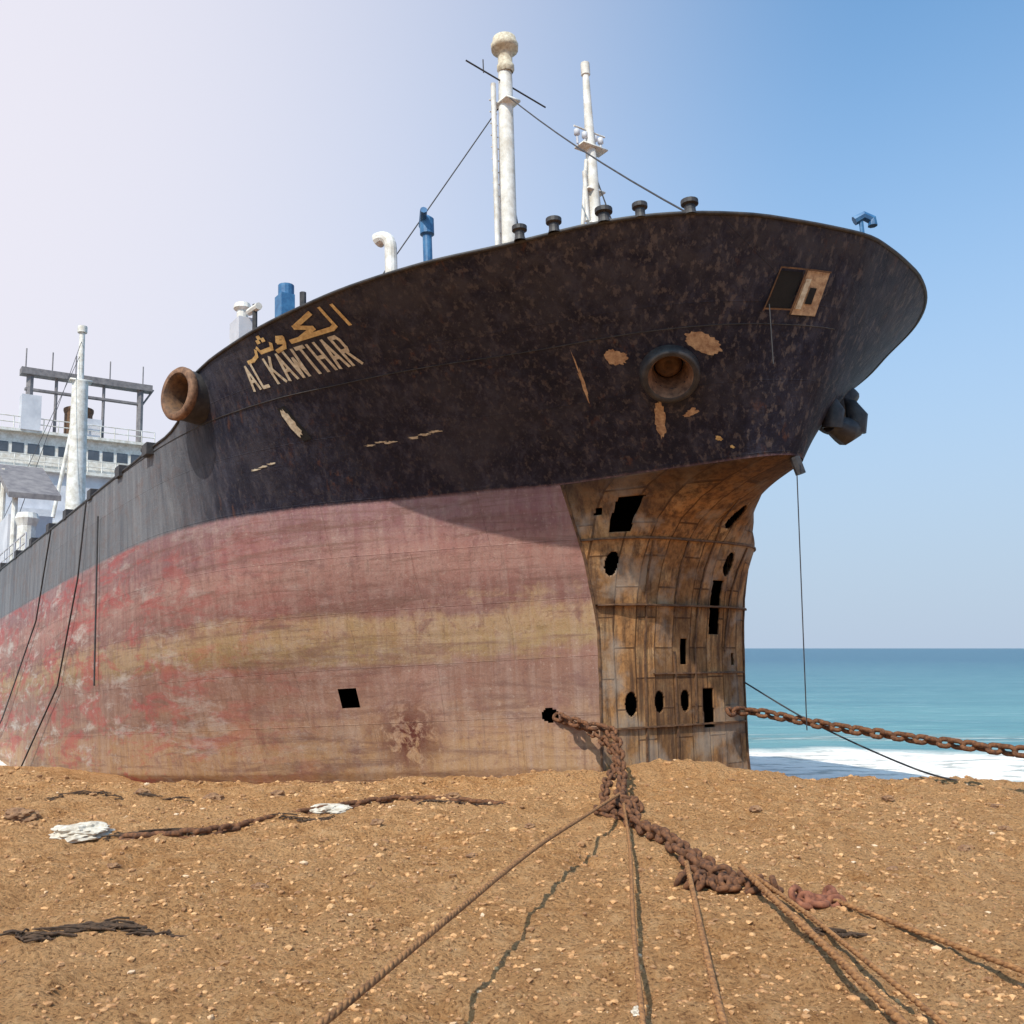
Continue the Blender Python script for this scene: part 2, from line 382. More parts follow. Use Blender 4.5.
patch(mb,-3.75,7.5,.06,.05,0,m=1,jag=.3);patch(mb,-3.88,7.3,.04,.04,0,m=1,jag=.3)
for s,z in((2.75,8.26),(2.5,8.3),(2.3,8.27),(1.75,8.3),(1.5,8.33),(1.25,8.36),(5.7,8.1),(5.45,8.14),(5.2,8.17)):
    patch(mb,s,z,.12,.022,0,m=2,jag=.5,n=16)
patch(mb,3.98,8.95,.13,.4,-.15,m=3,rect=True,o=.02); patch(mb,4.02,8.97,.1,.33,-.1,m=2,jag=.2,o=.03)
nosequad(mb,1.4,1.95,9.85,10.5,.03,3); nosequad(mb,.78,1.34,9.74,10.55,.06,0); nosequad(mb,.98,1.14,9.95,10.25,.08,3); nosequad(mb,1.18,1.3,9.85,10.4,.08,2)
for b0,b1,z0,z1 in((1.35,1.4,9.75,10.58),(1.95,1.98,9.8,10.55),(.78,1.98,10.55,10.58),(1.35,1.98,9.82,9.85)): nosequad(mb,b0,b1,z0,z1,.10,5,3)
mb.obj('paint_scrapes_and_ports',[M_tan,M_yel,M_cream,M_dark,M_blk,M_rustd],ship)
G={'A':[[(0,0),(.3,1),(.6,0)],[(.12,.36),(.48,.36)]],'L':[[(0,1),(0,0),(.5,0)]],'K':[[(0,0),(0,1)],[(.55,1),(0,.42)],[(.16,.58),(.6,0)]],
'W':[[(0,1),(.15,0),(.35,.7),(.55,0),(.7,1)]],'T':[[(0,1),(.6,1)],[(.3,1),(.3,0)]],'H':[[(0,0),(0,1)],[(.55,0),(.55,1)],[(0,.5),(.55,.5)]],
'R':[[(0,0),(0,1),(.42,1),(.52,.88),(.52,.62),(.42,.5),(0,.5)],[(.25,.5),(.58,0)]]}
cnt=[0]
def stroke(mbb,pl,s0,z0,sx,sz,w,m):
    for (a,b) in zip(pl[:-1],pl[1:]):
        A=Vector((s0-a[0]*sx,z0+a[1]*sz));Bq=Vector((s0-b[0]*sx,z0+b[1]*sz)); d=(Bq-A); L=d.length
        if L<1e-5: continue
        d/=L; nrm=Vector((-d.y,d.x))*w/2; A-=d*w*.35;Bq+=d*w*.35; cnt[0]+=1; o=.02+.0012*(cnt[0]%7)
        n=max(2,int(L/.1)+1);Vq=[]
        for i in range(n):
            q=A.lerp(Bq,i/(n-1)); Vq+=[hoff(*(q+nrm),o),hoff(*(q-nrm),o)]
        mbb.add(Vq,[(2*i,2*i+1,2*i+3,2*i+2) for i in range(n-1)],m)
mb=MB(); s=4.5
for ch in 'AL KAWTHAR':
    if ch==' ': s-=.2; continue
    sx=.375; w=max(p[0] for pl in G[ch] for p in pl)*sx
    for pl in G[ch]: stroke(mb,pl,s,9.85,sx,.54,.075,0)
    s-=w+.115
AR=[[(3.95,0),(3.95,1)],[(3.55,1.05),(3.55,.1),(3.4,0),(1.95,0)],[(2.3,.02),(2.9,.3),(2.35,.62),(3.15,1.0)],
[(1.72,.1),(1.78,.35),(1.6,.42),(1.5,.2),(1.72,.1),(1.62,-.15),(1.3,-.25)],[(1.25,.25),(1.18,0),(.72,0),(.66,.3)],[(.55,.2),(.48,-.1),(.25,-.25),(0,-.25)],
[(.8,.6),(.88,.6)],[(1.02,.6),(1.1,.6)],[(.91,.8),(.99,.8)]]
for pl in AR: stroke(mb,pl,4.2,10.54,.84,.36,.085,1)
mb.obj('ship_name_lettering',[M_cream,M_yel],ship)
# ------------------------------------------------------------------ hawse pipes, fairlead, anchor
mb=MB()
n=HN(HAWs,HAWz); nn=(n+Vector((.15,0,-.05))).normalized()
prof=[(-.25,.68),(.12,.67),(.24,.64),(.29,.58),(.26,.50),(.1,.43),(-.1,.38),(-.5,.34)]
mb.lathe(HAW,nn,prof[:5],36,0); mb.lathe(HAW,nn,prof[4:],36,3); mb.lathe(HAW,nn,[(-.5,.34),(-.5,0.001)],36,1)
mb.lathe(HAW,nn,[(-.42,.30),(-.28,.2),(-.34,.1),(-.38,.0)],20,2)
Pp=HAW.copy(); Pp.y*=-1; nm=nn.copy(); nm.y*=-1
mb.lathe(Pp,nm,prof,36,0)
c=P(7.0,9.9,10.25); ax=(Vector((0,-1,0))+Vector((.3,0,0))).normalized()
mb.lathe(c,ax,[(-1.2,.70),(-.2,.70),(.5,.68)],36,0)
mb.lathe(c,ax,[(.5,.68),(.54,.72),(.66,.73),(.72,.68),(.72,.56)],36,3); mb.lathe(c,ax,[(.72,.56),(.64,.48),(.3,.42),(-.1,.36)],36,2)
mb.lathe(c,ax,[(-.1,.36),(-.1,.001)],36,1)
mb.obj('hawse_pipes_and_fairlead',[M_blk,M_dark,M_rustd,M_ring],ship,True)
mb=MB()
a=P(-4.55,-1.7,8.2)
mb.tube([a+Vector((-.3,.2,.6)),a+Vector((.25,-.05,-.2))],.16,10)
mb.tube([a+Vector((.28,-.5,-.3)),a+Vector((.3,0,-.42)),a+Vector((.28,.5,-.3))],[.2,.34,.2],12)
for dy in(-.45,.45):
    mb.tube([a+Vector((.3,dy,-.4)),a+Vector((.38,dy,.0)),a+Vector((.28,dy*.9,.32)),a+Vector((.15,dy*.85,.5))],[.24,.26,.15,.03],10)
mb.obj('anchor',M_blk,ship,True)
# ------------------------------------------------------------------ forecastle fittings
mb=MB()
for s in(-5.9,-5.3,-4.8,-4.0,-3.4):
    b=float(np.interp(s,*dR))-.14; zt=ztop(s)-.03
    r=.14*random.uniform(.9,1.1)
    mb.lathe(P(s,b,zt),(0,0,1),[(0,r),(.1,r*.8),(.2,r*.8),(.23,r*1.25),(.32,r*1.25),(.34,.9*r),(.34,.001)],14,0)
def vent(s,b,z0,z1,r,mi,bend=.5,dirx=(1,-.6)):
    d=Vector((dirx[0],dirx[1],0)).normalized(); p=P(s,b,z0)
    pts=[p,P(s,b,z1-bend)]
    for k in range(1,7):
        an=k/6*math.pi*.6; pts.append(P(s,b,z1-bend)+Vector((0,0,math.sin(an)*bend*.8))+d*(1-math.cos(an))*bend*.7)
    mb.tube(pts,[r]*(len(pts)-2)+[r*1.15,r*1.3],12,mi)
vent(5.0,5,10.1,15.6,.18,1,.6,(-.9,-.2))
mb.lathe(P(2.95,5,10.1),(0,0,1),[(0,.13),(4.4,.13),(4.45,.2),(4.9,.2),(5.,.08),(5.,0)],14,2)
mb.tube([P(3.2,5,14.9),P(2.6,5.3,15.05)],.1,8,2)
mb.tube([P(-6.7,-.55,11.2),P(-6.7,-.55,12.15)],.05,8,2); mb.tube([P(-6.6,-.45,12.1),P(-6.75,-.6,12.2),P(-6.85,-.75,12.1),P(-6.85,-.75,11.95)],.11,8,2)
mb.box(-12.7,-12.1,-5.4,-4.9,8.5,16.3,3);mb.lathe(P(12.4,5.1,16.3),(0,0,1),[(0,.28),(.4,.28),(.45,.0)],14,2)
mb.tube([P(13.4,5,9),P(13.4,5,16.5)],.1,8,2)
mb.box(-17.2,-16.2,-5.4,-4.7,8.5,16.9,4);mb.lathe(P(16.9,5.,16.9),(0,0,1),[(0,.22),(.5,.22),(.6,.35),(.8,.3),(.85,0)],12,1);mb.tube([P(15.6,5,9),P(15.6,5,17.2)],.1,8,0)
mb.tube([P(16.2,5,17.1),P(15.2,5,17.0)],.14,8,1);mb.tube([P(11.2,5,9),P(11.2,5,16.0)],.12,8,0)
mb.obj('forecastle_fittings',[M_blk,M_white,M_blue,M_blue,M_grey],ship,False)
# masts
mb=MB()
s0=6.0
mb.tube([P(s0,0,10),P(s0,0,16),P(s0-.3,0,22.7),P(s0-.3,0,23.9)],[.34,.31,.24,.22],14,0)
mb.tube([P(s0,.55,10),P(s0-.2,.45,22.5)],.09,8,0)
for k in range(26):
    z=11+k*.44; mb.tube([P(s0,.5,z),P(s0,.2,z)],.025,5,0)
mb.lathe(P(s0-.35,0,23.0),(0,0,1),[(0,.24),(.1,.3),(.25,.3),(.3,.24),(.8,.26),(.85,.46),(1.05,.48),(1.1,.42),(1.3,.4),(1.35,.0)],18,1)
mb.box(-s0-.1,-s0+.7,-.3,.3,21.8,21.88,0)
mb.tube([P(s0-.3,1.6,22.9),P(s0-.3,-1.7,22.3)],.03,6,2)
mb.tube([P(s0-.3,.9,22.7),P(s0-.3,.9,23.2)],.02,6,2)
mb.obj('foremast',[M_white,M_cream,M_blk],ship,True)
mb=MB(); s1=1.6
mb.tube([P(s1,0,10),P(s1,0,17.5),P(s1,0,20.6)],[.2,.17,.1],12,0)
mb.tube([P(s1,.0,20.5),P(s1,0,20.9)],.14,8,0)
mb.tube([P(s1+.2,1.1,10),P(s1,.2,17.6)],.06,8,0);mb.tube([P(s1+.3,-.7,10),P(s1,-.15,17.6)],.045,8,0)
for k in range(16):
    z=11.4+k*.38; u=(z-10)/7.6; mb.tube([P(s1+.2*(1-u),1.1-.85*u,z),P(s1,0.05,z)],.018,5,0)
mb.box(-s1-.22,-s1+.22,-.45,.5,18.0,18.05,0)
for dy in(-.42,-.18,.2,.5): mb.tube([P(s1,dy,18.05),P(s1,dy,18.4)],.035,6,1); mb.lathe(P(s1,dy,18.3),(0,0,1),[(0,.04),(.04,.09),(.2,.09),(.24,0)],10,1)
mb.tube([P(s1,.6,18.6),P(s1,-.6,18.6)],.03,6,0)
for zz in(15.5,16.6): mb.box(-s1-.15,-s1+.15,-.3,.35,zz,zz+.05,0)
mb.tube([P(s1,.3,15.6),P(s1,.3,17.2)],.07,6,0)
mb.obj('light_mast',[M_white,M_grey],ship,True)
mb=MB(); sm=58.8
mb.tube([P(sm,2,8.5),P(sm,2,27.6)],[.8,.58],16,0); mb.tube([P(sm,2,27.6),P(sm,2,31.6)],[.24,.2],10,0)
mb.box(-sm-.4,-sm+.4,-2.8,-1.2,27.6,27.75,0)
mb.tube([P(sm,2.0,31.6),P(sm,2,32.1)],.36,8,0); mb.tube([P(sm,3.5,17),P(sm,2,27)],.15,6,0)
mb.obj('mainmast',[M_white],ship,True)
mb=MB()
def wire(a,b,sag=0,r=.022,n=8):
    a=Vector(a);b=Vector(b); mb.tube([a.lerp(b,i/n)-Vector((0,0,sag*4*(i/n)*(1-i/n))) for i in range(n+1)],r,5)
wire(P(5.7,0,22.2),P(-5.9,3.9,11.3),.2,.022); wire(P(6,0,22),P(9.5,7,10),.0,.022)
wire(P(6,0,19.5),P(6.6,1.2,10)); wire(P(6,0,20.5),P(5.2,-1.0,10)); wire(P(1.6,0,20),P(3,-1.6,10.5)); wire(P(1.6,0,17.5),P(.4,-1.5,10.2))
wire(P(58.8,2,31),P(40,9.8,9.6)); wire(P(58.8,2,30),P(52,9.8,9.6))
for pts in ([(17.3,10.4,9.4),(18.,10.42,6.8),(20.5,10.42,3.2),(27,10.6,-.4)],[(23,10.4,9.4),(25,10.42,6),(31,10.5,2.3),(38,10.6,-.5)]):
    Pq=[P(*p) for p in pts]; fin=[]
    for i in range(len(Pq)-1):
        for k in range(6): fin.append(Pq[i].lerp(Pq[i+1],k/6))
    fin.append(Pq[-1]); mb.tube(fin,.03,6)
mb.tube([P(15.8,10.34,8.6),P(15.8,10.26,3)],.03,6)
mb.tube([P(-6.15,2.25,9.7),P(-6.1,2.25,8.4)],.014,5)
mb.obj('rigging_wires',M_blk,ship,True)
mb=MB(); a=W(-4.7,-.0,7.0); Mi=Mx.inverted(); e=a.copy(); e.z=1.2
mb.tube([Mi@a,Mi@e],.014,6)
mb.tube([P(-4.65,0,7.0),P(-4.7,-.1,6.6)],.12,8); mb.obj('hanging_line',M_blk,ship)
mb=MB()
for s in(10.5,13.5,17.2,21,24,27.5,31,35,38,42,46,50):
    mb.box(-s-.25,-s+.25,-10.35,-10.0,9.45,9.8,0); mb.lathe(P(s+.9,10.0,9.4),(0,0,1),[(0,.12),(.4,.12),(.42,.2),(.5,.2),(.52,0)],10,0)
for s in np.arange(30,56,1.4): mb.tube([P(s,10.1,9.5),P(s,10.1,10.5)],.035,5,1)
mb.tube([P(30,10.1,10.5),P(56,10.1,10.5)],.035,5,1); mb.tube([P(30,10.1,10.05),P(56,10.1,10.05)],.03,5,1)
mb.obj('deck_edge_fittings',[M_blk,M_grey],ship)
# superstructure
mb=MB()
mb.box(-90,-73,-8.8,8.8,8.5,20.5,0); mb.box(-88,-74,-8,8,20.5,24,0); mb.box(-84,-73.5,-9.4,9.4,24,24.3,1); mb.box(-83,-74.2,-6.5,7.6,24.3,27.4,1); mb.box(-83.5,-73.7,-7,8,27.4,27.65,1)
for b in np.arange(-6.6,6.,1.25): mb.box(-74.2,-74.16,b,b+.95,25.6,26.5,2)
for z in(13,16.6,22): 
    for b in np.arange(-7.5,7.5,2.): mb.box(-73.0+(0 if z<20 else -1),-72.96+(0 if z<20 else -1),b,b+.7,z,z+.9,2)
for z in(12.,15.6,19.2): mb.box(-73,-72.2,-9,9,z-.1,z+.05,1)
for y0,z in((9.3,24.3),(7.9,27.65)):
    for b in np.arange(-y0,y0,1.2): mb.tube([P(73.8,b,z),P(73.8,b,z+1.1)],.05,5,1)
    for dz in(.55,1.1): mb.tube([P(73.8,-y0,z+dz),P(73.8,y0,z+dz)],.05,5,1)
for b in(2.8,.6,-3.5,-6.8):
    mb.tube([P(75,b,27.6),P(75,b,33.6)],.3 if b in(2.8,-6.8) else .14,8,3)
mb.box(-75.5,-74.5,-3.6,7.8,33.0,33.6,3); mb.box(-75.2,-74.8,-3.2,7.,31.6,31.8,3)
for b in(3.2,1,-1,-4,-7): mb.tube([P(75,b,33.6),P(75,b,35.5)],.06,5,3)
mb.tube([P(75,-6.6,31),P(75,-8,33.3)],.1,5,3)
mb.lathe(P(76,-1.6,27.6),(0,0,1),[(0,1.2),(2.6,1.2),(2.9,1.3),(3.1,1.3),(3.1,0)],20,4)
mb.box(-74.8,-73.6,-3.6,-2.,27.6,30.8,0); mb.box(-75.5,-74.,1.5,3.2,27.6,29.4,0)
mb.box(-43,-39.5,-9.4,-7.2,8.5,13.2,0); mb.add([P(38.5,9.6,14.2),P(38.5,7,14.2),P(44,7,17.0),P(44,9.6,17.0),P(38.5,9.6,13.9),P(38.5,7,13.9),P(44,7,16.7),P(44,9.6,16.7)],[(0,1,2,3),(4,7,6,5),(0,4,5,1),(2,6,7,3),(1,5,6,2),(0,3,7,4)],3)
mb.tube([P(39,9.2,8.5),P(39,9.2,14.2)],.15,8,1);mb.tube([P(43,9.2,8.5),P(43,9.2,16.5)],.15,8,1)
mb.lathe(P(37.6,8.8,9),(0,0,1),[(0,.45),(3.2,.45),(3.6,.6),(3.9,.5),(4,0)],14,1)
mb.obj('superstructure',[M_grey,M_white,M_glass,M_gan,M_rustd],ship)
# ------------------------------------------------------------------ ground
def gz(x,y,detail=True):
    x=np.asarray(x,float);y=np.asarray(y,float)
    dc=np.interp(x,[-30,-15,-12.5,-9.5,-4,-1.5,2,6,7,14,40],[27.5,26.8,25.2,22.2,22.2,23.3,24.6,24.2,23.0,22.3,22.2])+vnoise(x,0*x,2.3,3)*.5
    t=y-dc; tt=np.where(t>0,t*t/(t+.8),0)
    z=-np.minimum(.155*tt,7+0*tt)
    z=z+.30*np.exp(-((x-4.)/2.0)**2-((y-24.7)/.8)**2)+.2*np.exp(-((x-1.2)/1.5)**2-((y-23.9)/.7)**2)+.12*np.exp(-((x-2.2)/.8)**2-((y-19)/1.)**2)
    if detail:
        near=np.clip((40-y)/10,0,1)*np.clip((60-abs(x))/20,0,1)
        z=z+near*(vnoise(x,y,2.6,1)*.15+vnoise(x,y,.9,2)*.14-np.maximum(0,vnoise(x,y,.5,6)-.08)*.30+vnoise(x,y,.33,4)*.09+vnoise(x,y,.14,5)*.06+vnoise(x,y,.07,7)*.032)
    return z
xa=np.concatenate([[-6000,-2000,-600,-200,-80,-45,-30,-22,-18],np.arange(-15,15,.036),[16,18,22,30,45,80,200,600,2000,6000]])
ya=np.concatenate([[-300,-80,-20,0,3,5],np.arange(6,14,.032),np.arange(14,26.5,.05),np.arange(26.6,45,.4),[50,60,80,120,300,1000,3000,9000]])
X,Y=np.meshgrid(xa,ya); Zg=gz(X,Y)
Vg=np.stack([X.ravel(),Y.ravel(),Zg.ravel()],1); nx,ny=len(xa),len(ya)
ii=(np.arange(ny-1)[:,None]*nx+np.arange(nx-1)[None,:]).ravel()
Fg=np.stack([ii,ii+1,ii+nx+1,ii+nx],1)
def npmesh(name,V,F,mat,smooth=True):
    me=bpy.data.meshes.new(name); me.vertices.add(len(V)); me.vertices.foreach_set('co',V.astype(np.float32).ravel())
    k=F.shape[1]; me.loops.add(F.size); me.loops.foreach_set('vertex_index',F.ravel().astype(np.int32))
    me.polygons.add(len(F)); me.polygons.foreach_set('loop_start',(np.arange(len(F))*k).astype(np.int32))
    try: me.polygons.foreach_set('loop_total',np.full(len(F),k,np.int32))
    except Exception: pass
    me.polygons.foreach_set('use_smooth',np.full(len(F),smooth)); me.materials.append(mat); me.update(calc_edges=True); me.validate()
    return link(bpy.data.objects.new(name,me))
t=NT('coarse_beach_sand',.95)
a=t.noise(.35,None,5,.6);b=t.noise(3.,None,8,.7);c=t.noise(24,None,8,.78)
vo=t.n.new('ShaderNodeTexVoronoi'); vo.inputs['Scale'].default_value=13; t.L(t.co.outputs['Object'],vo.inputs['Vector'])
co=t.ramp(b,[(.3,(.46,.205,.075)),(.5,(.70,.355,.145)),(.7,(.84,.49,.24))])
co=t.mix(t.ramp(a,[(.4,0),(.65,.5)]),co,(.84,.49,.24))
co=t.mix(t.ramp(c,[(.38,.9),(.48,0)]),co,(.16,.065,.03))  # dark specks: darker grains plus the small shadows between grains, painted in
co=t.mix(t.ramp(c,[(.57,0),(.7,.6)]),co,(.92,.66,.42))
co=t.mix(t.math('MULTIPLY',t.ramp(vo.outputs['Distance'],[(.0,.65),(.32,0)]),t.ramp(b,[(.42,0),(.56,1)])),co,(.22,.10,.05))
wz=t.sep()[2]; wet=t.mr(wz,-1.3,-1.75); co=t.mix(wet,co,(.26,.16,.10))
hh=t.math('ADD',t.math('MULTIPLY',b,1.5),t.math('ADD',t.math('MULTIPLY',c,1.5),t.math('MULTIPLY',vo.outputs['Distance'],-.8)))
t.bump(hh,1.,.07); t.b.inputs['Specular IOR Level'].default_value=.1
M_sand=t.col(co)
npmesh('beach_ground',Vg,Fg,M_sand)
bm=bmesh.new(); bmesh.ops.create_icosphere(bm,subdivisions=1,radius=1); iv=np.array([v.co[:] for v in bm.verts]); ifc=np.array([[v.index for v in f.verts] for f in bm.faces]); bm.free()
def scatter(name,N,smin,smax,mat,xr,yr,powr=3.,flat=.6):
    u=rng.random(N); y=yr[0]+(yr[1]-yr[0])*u**1.3; x=(rng.random(N)-.5)*2*(y*.60+1)
    keep=vnoise(x,y,1.7,9)+.9*(rng.random(N)-.5)>-.05; x=x[keep];y=y[keep];N=len(x)
    x=np.clip(x,*xr)
    s=smin+(smax-smin)*rng.random(N)**powr; s*=.75+.04*(y-8)
    V=np.repeat(iv[None],N,0)*(1+.28*(rng.random((N,len(iv),1))-.5)*2)
    V=V*(.65+.7*rng.random((N,1,3)))*np.array([1,1,flat]); th=rng.random(N)*6.28
    cx,sx=np.cos(th)[:,None],np.sin(th)[:,None]
    vx=V[:,:,0]*cx-V[:,:,1]*sx; vy=V[:,:,0]*sx+V[:,:,1]*cx
    V=np.stack([vx,vy,V[:,:,2]],2)*s[:,None,None]
    V+=np.stack([x,y,gz(x,y)+s*.12],1)[:,None,:]
    Fx=(ifc[None]+(np.arange(N)*len(iv))[:,None,None]).reshape(-1,3)
    return npmesh(name,V.reshape(-1,3),Fx,mat,False)
t=NT('mixed_gravel',.95); oi=t.n.new('ShaderNodeNewGeometry'); rp=oi.outputs['Random Per Island']
co=t.ramp(rp,[(0,(.10,.045,.025)),(.4,(.32,.15,.065)),(.75,(.56,.29,.12)),(.97,(.70,.42,.2)),(1.,(.8,.68,.52))]); co=t.mix(.45,co,t.ramp(t.noise(24),[(.3,(.28,.125,.05)),(.7,(.72,.43,.2))]))
M_grav=t.col(co)
scatter('gravel',36000,.010,.055,M_grav,(-15,15),(7.,25.),4.)
# ------------------------------------------------------------------ sea
t=NT('sea_water',.25); x,y,z=t.sep()[:3]
w1=t.noise(1.,t.map((.25,.9,1)),8,.62,.5); w2=t.noise(1.,t.map((.02,.12,1)),6,.6,.3)
far=t.mr(y,45.,420.,0,1); far=t.math('POWER',far,.45)
c=t.mix(far,(.15,.34,.33),(.035,.10,.16))
c=t.mix(t.ramp(w2,[(.4,0),(.62,.5)]),c,(.035,.14,.18)); c=t.mix(t.ramp(w1,[(.56,0),(.70,.55)]),c,(.30,.46,.46)); c=t.mix(t.ramp(w1,[(.32,.5),(.46,0)]),c,(.03,.14,.18))
yy=t.math('ADD',y,t.math('MULTIPLY',t.math('SUBTRACT',t.noise(.16,None,6,.6),.5),10.))
fo=t.math('MULTIPLY',t.mr(yy,51.5,49.),t.ramp(t.noise(1.,t.map((.5,1.2,1)),9,.7),[(.34,.55),(.46,1)]))
fo2=t.math('MULTIPLY',t.math('MULTIPLY',t.mr(yy,54.,56.),t.mr(yy,60.,57.)),t.ramp(t.noise(1.,t.map((.15,1.2,1)),9,.7),[(.5,0),(.56,.5)]))
fo=t.math('MAXIMUM',fo,fo2)
c=t.mix(fo,c,(.86,.83,.77)); t.setin(t.b.inputs['Roughness'],t.mr(fo,0,1,.35,.9)); t.b.inputs['Specular IOR Level'].default_value=.3
t.bump(t.math('ADD',t.math('ADD',w1,t.math('MULTIPLY',w2,2.)),t.math('MULTIPLY',fo,.6)),.9,.4); M_sea=t.col(c)
xs=np.concatenate([-np.geomspace(9000,40,12),np.linspace(-36,36,60),np.geomspace(40,9000,12)]); ys=np.concatenate([np.linspace(35.5,70,60),np.geomspace(72,12000,30)])
X,Y=np.meshgrid(xs,ys); Zs=-2.+vnoise(X,Y,6,8)*.25*np.clip((80-Y)/30,0,1); nx,ny=len(xs),len(ys)
ii=(np.arange(ny-1)[:,None]*nx+np.arange(nx-1)[None,:]).ravel()
npmesh('sea_water',np.stack([X.ravel(),Y.ravel(),Zs.ravel()],1),np.stack([ii,ii+1,ii+nx+1,ii+nx],1),M_sea)
# ------------------------------------------------------------------ chains and ropes
def smooth_path(pts,step):
    Pq=[Vector(p) for p in pts]; out=[]
    n=len(Pq)
    for i in range(n-1):
        p0=Pq[max(i-1,0)];p1=Pq[i];p2=Pq[i+1];p3=Pq[min(i+2,n-1)]
        k=max(2,int((p2-p1).length/.04))
        for j in range(k):
            u=j/k; out.append(.5*((2*p1)+(p2-p0)*u+(2*p0-5*p1+4*p2-p3)*u*u+(3*p1-p0-3*p2+p3)*u**3))
    out.append(Pq[-1]); res=[out[0]];acc=0
    for a,b in zip(out[:-1],out[1:]):
        d=(b-a).length
        while acc+d>=step:
            a=a.lerp(b,(step-acc)/d); d=(b-a).length; acc=0; res.append(a.copy())
        acc+=d
    return res
def linkgeo(mbb,c,t,u,L,Wd,r,m=0,ns=14,nr=7):
    t=t.normalized(); u=(u-t*u.dot(t)).normalized(); w=t.cross(u); ctr=[]
    h=L/2-Wd/2
    for k in range(ns):
        a=2*math.pi*k/ns; ca,sa=math.cos(a),math.sin(a)
        ctr.append(c+t*(math.copysign(h,ca)*(1 if abs(ca)>.2 else abs(ca)*5)+ca*(Wd/2-r))+u*sa*(Wd/2-r))
    V=[];F=[]
    for k in range(ns):
        tn=(ctr[(k+1)%ns]-ctr[k-1]).normalized(); o=w; p=tn.cross(o)
        for j in range(nr):
            b=2*math.pi*j/nr; V.append(ctr[k]+(o*math.cos(b)+p*math.sin(b))*r)
    for k in range(ns):
        for j in range(nr): F.append((k*nr+j,k*nr+(j+1)%nr,((k+1)%ns)*nr+(j+1)%nr,((k+1)%ns)*nr+j))
    mbb.add(V,F,m)
def chain(mbb,pts,L=.36,wd=.22,r=.042,jit=.25):
    pp=smooth_path(pts,L-2*r-.015)
    for i,(a,b) in enumerate(zip(pp[:-1],pp[1:])):
        t=(b-a); up=Vector((0,0,1)); sd=t.cross(up).normalized(); up=sd.cross(t).normalized()
        ang=(math.pi/4 if i%2 else -math.pi/4)+random.uniform(-jit,jit)
        linkgeo(mbb,(a+b)/2,t,sd*math.cos(ang)+up*math.sin(ang),L,wd,r)
def heap(mbb,cx,cy,rad,N,hh,L=.34):
    for i in range(N):
        a=random.uniform(0,6.28);q=rad*math.sqrt(random.random()); x=cx+q*math.cos(a);y=cy+q*math.sin(a)*.9
        z=float(gz(x,y))+random.random()*hh*(1-q/rad*.8)+.04
        linkgeo(mbb,Vector((x,y,z)),Vector((random.gauss(0,1),random.gauss(0,1),random.gauss(0,.35))),Vector((random.gauss(0,1),random.gauss(0,1),random.gauss(0,.5))),L,.22,.04)
def G3(x,y,dz=0.): return (x,y,float(gz(x,y))+dz)
mb=MB()
chain(mb,[(1.05,24.98,1.36),(1.7,24.1,1.2),(2.2,23.6,1.15),(2.35,23.0,.95),(2.3,21.5,.45),(2.1,19.8,.25),G3(2.0,19.0,.2),G3(2.2,17.4,.14),G3(2.35,16,.12),G3(2.55,14.6,.14),G3(2.7,13.6,.15)],.42,.28,.046)
chain(mb,[(1.2,24.9,1.3),(1.95,23.9,1.0),(2.3,22.4,.6),(1.9,20.6,.3),G3(1.75,19.2,.15),G3(2.0,18,.1),G3(2.45,16.6,.1),G3(2.75,15,.1),G3(3.0,13.8,.1)],.36,.25,.04)
heap(mb,1.95,18.9,.5,22,.3);heap(mb,2.72,13.6,.52,34,.12);heap(mb,3.2,13.0,.25,6,.06)
mb.obj('anchor_chain',M_chain,None,True)
mb=MB(); heap(mb,3.5,12.35,.4,16,.04,.26); mb.obj('anchor_chain.001',simple('red_brown_chain',(.11,.035,.02),(.30,.11,.055),12,.9),None,True)
mb=MB(); chain(mb,[(5.6,26.4,1.35),(6.4,26.9,1.33),(8.,24.6,1.08),(10,21.3,.93),(12.2,17.6,.9),(15,13,.7)],.42,.3,.055); mb.obj('anchor_chain.002',M_chain,None,True)
mb=MB(); chain(mb,[G3(-6.3,16.7,.0),G3(-5.05,16.8,.02),G3(-4.5,17.9,-.01),G3(-3.4,19.3,.03),G3(-2.2,20.3,.0),G3(-1,20.2,.02),G3(-.04,20.1,.0)],.34,.22,.045,.6); mb.obj('anchor_chain.003',M_chain,None,True)
ropes=[[(1.95,18.8,.35),(1.2,16.2,.42),(.2,12.5,.55),(-1.05,6.55,.8),(-1.5,4.4,.9)],
 [(1.95,18,.3),(1.65,14.5,.2),(1.25,10.8,.2),(.98,7.97,.25),(.8,6,.3)],
 [(2.3,13.7,.2),(2.1,12,.13),(1.85,10,.12),(1.65,8.3,.12),(1.5,6.5,.12)],
 [(2.95,13.4,.2),(3.0,11.8,.15),(3.02,10,.15),(3.0,8.4,.15),(2.95,6.5,.15)],
 [(3.05,13.2,.15),(3.2,11.8,.12),(3.28,10,.12),(3.33,8.4,.12),(3.35,6.5,.12)],
 [(3.75,12.1,.1),(4.1,10.9,.12),(4.6,9.3,.14),(5.2,7.3,.14)]]
rad=[.03,.027,.036,.042,.03,.032]
for p,r in zip(ropes,rad):
    mb=MB(); pp=smooth_path(p,.045)
    for st_ in range(3):
        Q=[]
        for i,q in enumerate(pp):
            t=(pp[min(i+1,len(pp)-1)]-pp[max(i-1,0)]).normalized(); sdv=t.cross(Vector((0,0,1))).normalized(); uv=sdv.cross(t)
            an=i*.045/(r*10)*2*math.pi+st_*2.094; Q.append(q+(sdv*math.cos(an)+uv*math.sin(an))*r*.38)
        mb.tube(Q,r*.62,6)
    mb.obj('wire_rope',M_rope,None,True)
mb=MB(); mb.tube(smooth_path([(6.2,27.1,2.1),(7.6,25.4,1.1),(9.4,23.6,.2),(10.4,22.6,.02)],.2),.022,6); mb.obj('wire_rope',M_blk,None,True)
